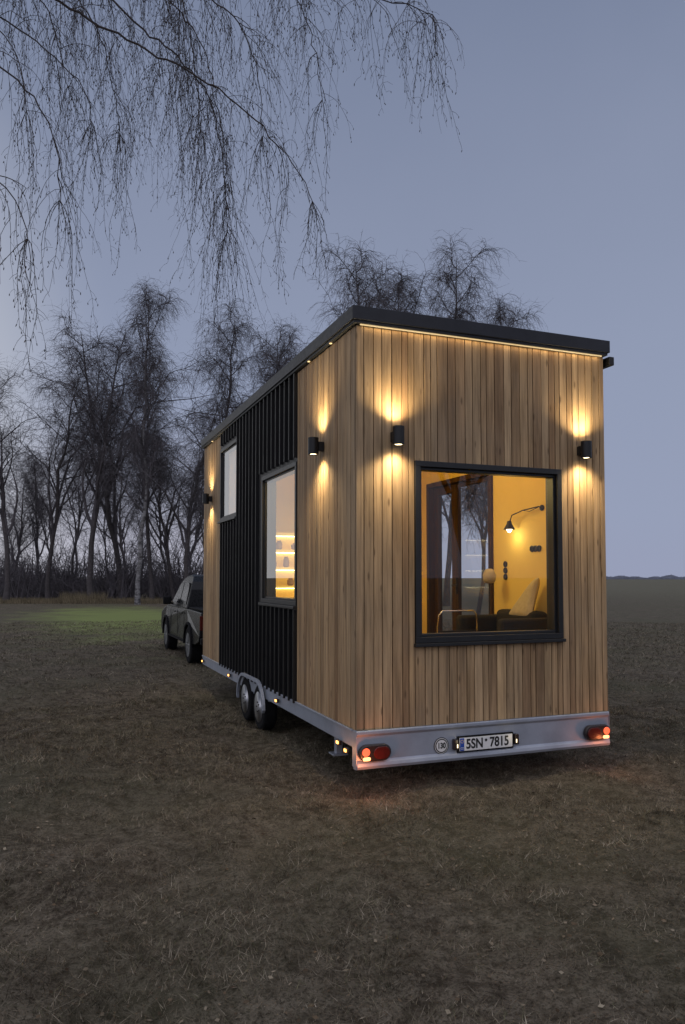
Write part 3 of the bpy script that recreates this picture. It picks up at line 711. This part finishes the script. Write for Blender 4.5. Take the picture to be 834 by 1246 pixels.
def tree(px,dep,topy,var,label,group=None,rz=0.0,Ht=None,tilt=0.0,base=None):
    base=base or ground_at(px,dep); h=Ht or (703-topy)/920*dep+1.75; tk,cr,s_=VAR[var]; k=h/(s_[1]*1.03)
    o=thing('birch_tree' if s_[9]=='birch' else 'bare_tree',label,'tree',tuple(base),group,rz); wk=k*rt.uniform(.88,1.15); o.scale=(wk,wk,k)
    if tilt: o.rotation_euler=(rt.uniform(-tilt,tilt),rt.uniform(-tilt,tilt),rz)
    if var not in PROTO:
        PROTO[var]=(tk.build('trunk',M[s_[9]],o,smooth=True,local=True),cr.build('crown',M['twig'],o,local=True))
    else:
        for p_ in PROTO[var]:
            c_=p_.copy(); COL.objects.link(c_); c_.parent=o
    return o
tree(168,50,340,0,'tall white-trunked birch at the front edge of the wood, left of the pickup',rz=1.0)
tree(112,55,385,1,'dark leaning bare tree just left of the white-trunked birch',rz=.4)
tree(60,57,446,2,'spreading bare tree in the wood, second from the left edge',rz=2.0,tilt=.12)
tree(8,54,424,1,'leftmost large bare tree, at the left edge of the photo',rz=3.6)
tree(88,66,488,4,'slender bare tree tangled behind the dark leaning one',rz=2.7,tilt=.12)
tree(147,60,398,2,'bare tree close behind the white-trunked birch, on its left',rz=.2,tilt=.08)
tree(186,56,420,3,'fine-twigged bare tree close behind the white-trunked birch, on its right',rz=2.4,tilt=.06)
tree(214,57,520,2,'low bare tree between the birch clump and the pickup',rz=1.4,tilt=.12)
tree(228,52,486,1,'dark bare tree leaning towards the far end of the house',rz=5.9)
tree(276,58,368,3,'bare birch rising right behind the far end of the roof',rz=.5)
tree(314,66,404,2,'broad bare tree just right of the far end of the roof',rz=3.3)
tree(348,68,395,3,'bare birch whose crown shows low over the sloping left roof edge',rz=2.2)
tree(448,47,303,3,'tall bare birch above the near roof corner',rz=3.0)
tree(498,52,326,0,'bare birch standing between the two tallest crowns above the roof',rz=4.0)
tree(543,47,297,3,'tall drooping bare birch above the middle of the end wall roof',rz=5.2)
tree(606,53,358,0,'smaller bare birch, rightmost of those above the roof',rz=1.2)
tree(604,24,0,3,'bare tree beyond the house, rightmost seen through the glazed door',rz=.9,Ht=8.6)
tree(583,22,0,3,'bare tree beyond the house, seen through the middle of the glazed door',rz=4.1,Ht=8.0)
tree(556,26,0,3,'bare tree beyond the house, seen through the left leaf of the glazed door',rz=2.9,Ht=9.4)
tree(0,0,0,2,'bare spreading tree mirrored in the glass of the end window',rz=.6,Ht=10.5,base=Vector((6.6,-9.2,0)))
rn=random.Random(77)
for i in range(18):
    px=-60+i*23+rn.uniform(-14,14)
    tree(px,rn.uniform(64,105),0,rn.choice([4,4,2,1]),'thin bare tree deep in the wood, behind the front row of trees at the left','trees deep in the wood',rn.uniform(0,6.28),rn.uniform(9,18),tilt=.2)

# undergrowth along the wood edge (uncountable)
b=B()
for i in range(280):
    p=ground_at(rn.uniform(-70,340),rn.uniform(57,100)); hh=rn.uniform(1.0,3.2) if rn.random()<.7 else rn.uniform(3.2,6.0)
    for k in range(14):
        q0=p+V(rn.uniform(-1,1),rn.uniform(-1,1),0); d=V(rn.gauss(0,.38),rn.gauss(0,.38),1).normalized(); q1=q0+d*hh*rn.uniform(.4,.7); q2=q1+(d+V(rn.gauss(0,.4),rn.gauss(0,.4),-.1)).normalized()*hh*.5
        b.tube([q0,q1,q2],[.036,.024,.009],3)
        for m in range(4):
            z=q1.lerp(q2,rn.random()); b.tube([z,z+V(rn.gauss(0,.5),rn.gauss(0,.5),rn.gauss(.15,.4))],[.016,.007],3)
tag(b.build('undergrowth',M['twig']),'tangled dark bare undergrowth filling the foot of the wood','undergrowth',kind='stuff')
# dry reeds along the wood edge
N=7000
px=rng.uniform(-40,200,N); dep=rng.uniform(51,57,N)
x=CAM.x+FW.x*dep+RT.x*(px-417)/920*dep; y=CAM.y+FW.y*dep+RT.y*(px-417)/920*dep
hh=rng.uniform(.15,.6,N)*np.where((px>75)&(px<130),1.5,.7); az=rng.uniform(0,6.28,N); wv=rng.uniform(.008,.018,N)
v=np.empty((N,3,3)); v[:,0]=np.stack([x-wv,y,0*x],1); v[:,1]=np.stack([x+wv,y,0*x],1); v[:,2]=np.stack([x+np.cos(az)*hh*.3,y+np.sin(az)*hh*.3,hh],1)
tag(npmesh('dry_reeds',v.reshape(-1,3),np.arange(N*3).reshape(-1,3),M['reed']),'straw coloured tall dry grass along the edge of the wood','reeds',kind='stuff')
# distant woods on the horizon at the right
N=9000
px=rng.uniform(690,1150,N); prof_=6+9*np.clip(np.sin(px*.055)+.4*np.sin(px*.17+1),0,None)*np.exp(-((px-775)/30)**2)
prof_=np.clip(prof_+1.6*np.sin(px*.11)+1.2*np.sin(px*.31),1.5,None)*.55
dep=rng.uniform(880,960,N); x=CAM.x+FW.x*dep+RT.x*(px-417)/920*dep; y=CAM.y+FW.y*dep+RT.y*(px-417)/920*dep
z=rng.random(N)*prof_*.9; s3=rng.uniform(.5,1.5,N); a3=rng.uniform(0,6.28,N)
v=np.empty((N,3,3))
for k in range(3):
    an=a3+k*2.1; v[:,k]=np.stack([x+RT.x*np.cos(an)*s3,y+RT.y*np.cos(an)*s3,np.maximum(z+np.sin(an)*s3*.7,-.2)],1)
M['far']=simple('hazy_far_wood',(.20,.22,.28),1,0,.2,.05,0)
tag(npmesh('distant_wood',v.reshape(-1,3),np.arange(N*3).reshape(-1,3),M['far']),'low hazy line of woods on the horizon at the right','woods',kind='stuff')

# ------------------------------------------------------------------ overhanging birch (trunk stands left of the view)
tb=ground_at(-420,8.6)
FT=thing('birch_tree','near birch whose drooping bare twigs hang down across the upper left sky','tree',tuple(tb))
b=B(); tp=[]; rd=[]
for i in range(15):
    t=i/14; tp.append(tb+V(.35*math.sin(t*3)+.9*t*t,.25*math.sin(t*4+1),t*14-.1)); rd.append(.21*(1-t)**.8+.03)
b.tube(tp,rd,12); b.build('trunk',M['birch'],FT,smooth=True,)
def on_t(z):
    t=max(0,min(.999,(z+.1)/14))*14; k=int(t); return tp[k].lerp(tp[k+1],t-k)
rn=random.Random(9); b=B()
def rv(s_): return V(rn.gauss(0,s_),rn.gauss(0,s_),rn.gauss(0,s_))
def smooth_path(P,step=.12):
    out=[]
    for i in range(len(P)-1):
        p0=P[max(i-1,0)];p1=P[i];p2=P[i+1];p3=P[min(i+2,len(P)-1)]
        n=max(2,int((p2-p1).length/step))
        for k in range(n):
            t=k/n; out.append(.5*((2*p1)+(p2-p0)*t+(2*p0-5*p1+4*p2-p3)*t*t+(3*p1-p0-3*p2+p3)*t**3))
    out.append(P[-1]); return out
def hang(p,d,Ln,r=.0031):
    n=max(4,int(Ln/.085)); pts=[p]; d=d.normalized(); sway=rv(.06)
    for k in range(n):
        d=(d+V(0,0,-.40)+rv(.11)+sway).normalized(); pts.append(pts[-1]+d*Ln/n)
    b.tube(pts,[r*(1-.65*k/n) for k in range(n+1)],3)
    for k in range(1,n+1):
        for _ in range(rn.choice((0,1,1,2))):
            e=(d*.7+rv(.55)+V(0,0,-.25)).normalized(); l=rn.uniform(.04,.16); m=pts[k]+e*l*.5; q_=m+(e+V(0,0,-.6)).normalized()*l*.5
            b.tube([pts[k],m,q_],[r*.5,r*.45,r*.35],3)
            if rn.random()<.45: b.tube([q_,q_+V(rn.gauss(0,.005),rn.gauss(0,.005),-.022)],[.0055,.004],3)
LIMBS=[
 (8.6,[(-60,-80,8.4),(60,-20,8.6),(170,40,8.7),(250,85,8.8),(318,140,8.9),(360,195,9.0),(380,235,9.0)],.020,1.0,1),
 (9.4,[(-20,-190,9.3),(140,-10,9.6),(210,50,9.7),(250,105,9.8),(268,185,9.9),(274,275,10)],.020,1.6,1.2),
 (9.0,[(60,-160,8.2),(240,-70,8.0),(370,-45,8.0),(465,-25,8.1),(530,-5,8.2)],.018,1.0,1.15),
 (7.2,[(-120,20,7.6),(-20,60,7.6),(40,115,7.7),(62,185,7.8),(66,235,7.8)],.016,1.1,.75),
 (6.0,[(-130,160,7.0),(-40,195,7.0),(10,235,7.1),(28,285,7.1)],.013,.85,.5),
 (10.0,[(-20,-150,10.4),(100,0,10.6),(128,80,10.7),(138,150,10.8)],.016,1.3,1),
 (10.5,[(120,-220,9.4),(290,-95,9.5),(358,-25,9.6),(384,45,9.6),(392,105,9.6)],.015,1.05,1),
 (8.0,[(-80,-20,9.0),(10,15,9.2),(85,80,9.3),(108,140,9.4)],.014,1.1,.8),
 (9.8,[(60,-200,8.8),(200,-65,8.9),(285,5,9.0),(310,75,9.1),(318,150,9.1)],.015,1.25,1.1),
 (9.0,[(-60,-60,9.6),(30,-30,9.8),(60,30,9.9),(72,90,9.9)],.014,1.2,.8),
 (10.2,[(40,-180,8.8),(170,-90,8.9),(215,-20,9.0),(232,60,9.0),(240,145,9.0)],.014,1.3,1.1),
 (9.6,[(-120,-60,8.2),(-40,-10,8.3),(8,50,8.3),(22,120,8.4)],.013,1.1,.6),
 (10.4,[(-20,-210,10.2),(150,-70,10.4),(232,20,10.5),(260,110,10.5),(276,215,10.5)],.014,1.4,1.05),
]
for z,ctl,r0,ln,dn in LIMBS:
    P=smooth_path([on_t(z)]+[at(*c) for c in ctl]); n=len(P)
    jz=[rv(.014) for _ in P]; P=[p+jj_ for p,jj_ in zip(P,jz)]
    b.tube(P,[r0*(1-k/n)**.9+.004 for k in range(n)],6)
    start=int(n*.30)
    for k in range(start,n):
        if rn.random()<.44*dn:
            d=(P[min(k+1,n-1)]-P[k-1]).normalized(); d=(d*.8+rv(.5)+V(0,0,.02)).normalized(); L2=rn.uniform(.3,.9)*(.55+.45*(1-k/n)); m=6; sp=[P[k]]
            for j in range(m):
                d=(d+rv(.12)+V(0,0,-.20)).normalized(); sp.append(sp[-1]+d*L2/m)
            b.tube(sp,[.0055*(1-.5*j/m) for j in range(m+1)],4)
            for j in range(1,m+1):
                if rn.random()<.58: hang(sp[j],d*.3+rv(.4),rn.uniform(.3,1.0)**1.2*1.5*ln)
        if rn.random()<.50*dn: hang(P[k],rv(.5)+V(0,0,-.3),rn.uniform(.4,1.35)*ln)
    for _ in range(6): hang(P[-1],rv(.3)+V(0,0,-.5),rn.uniform(.6,1.6)*ln,.0042)
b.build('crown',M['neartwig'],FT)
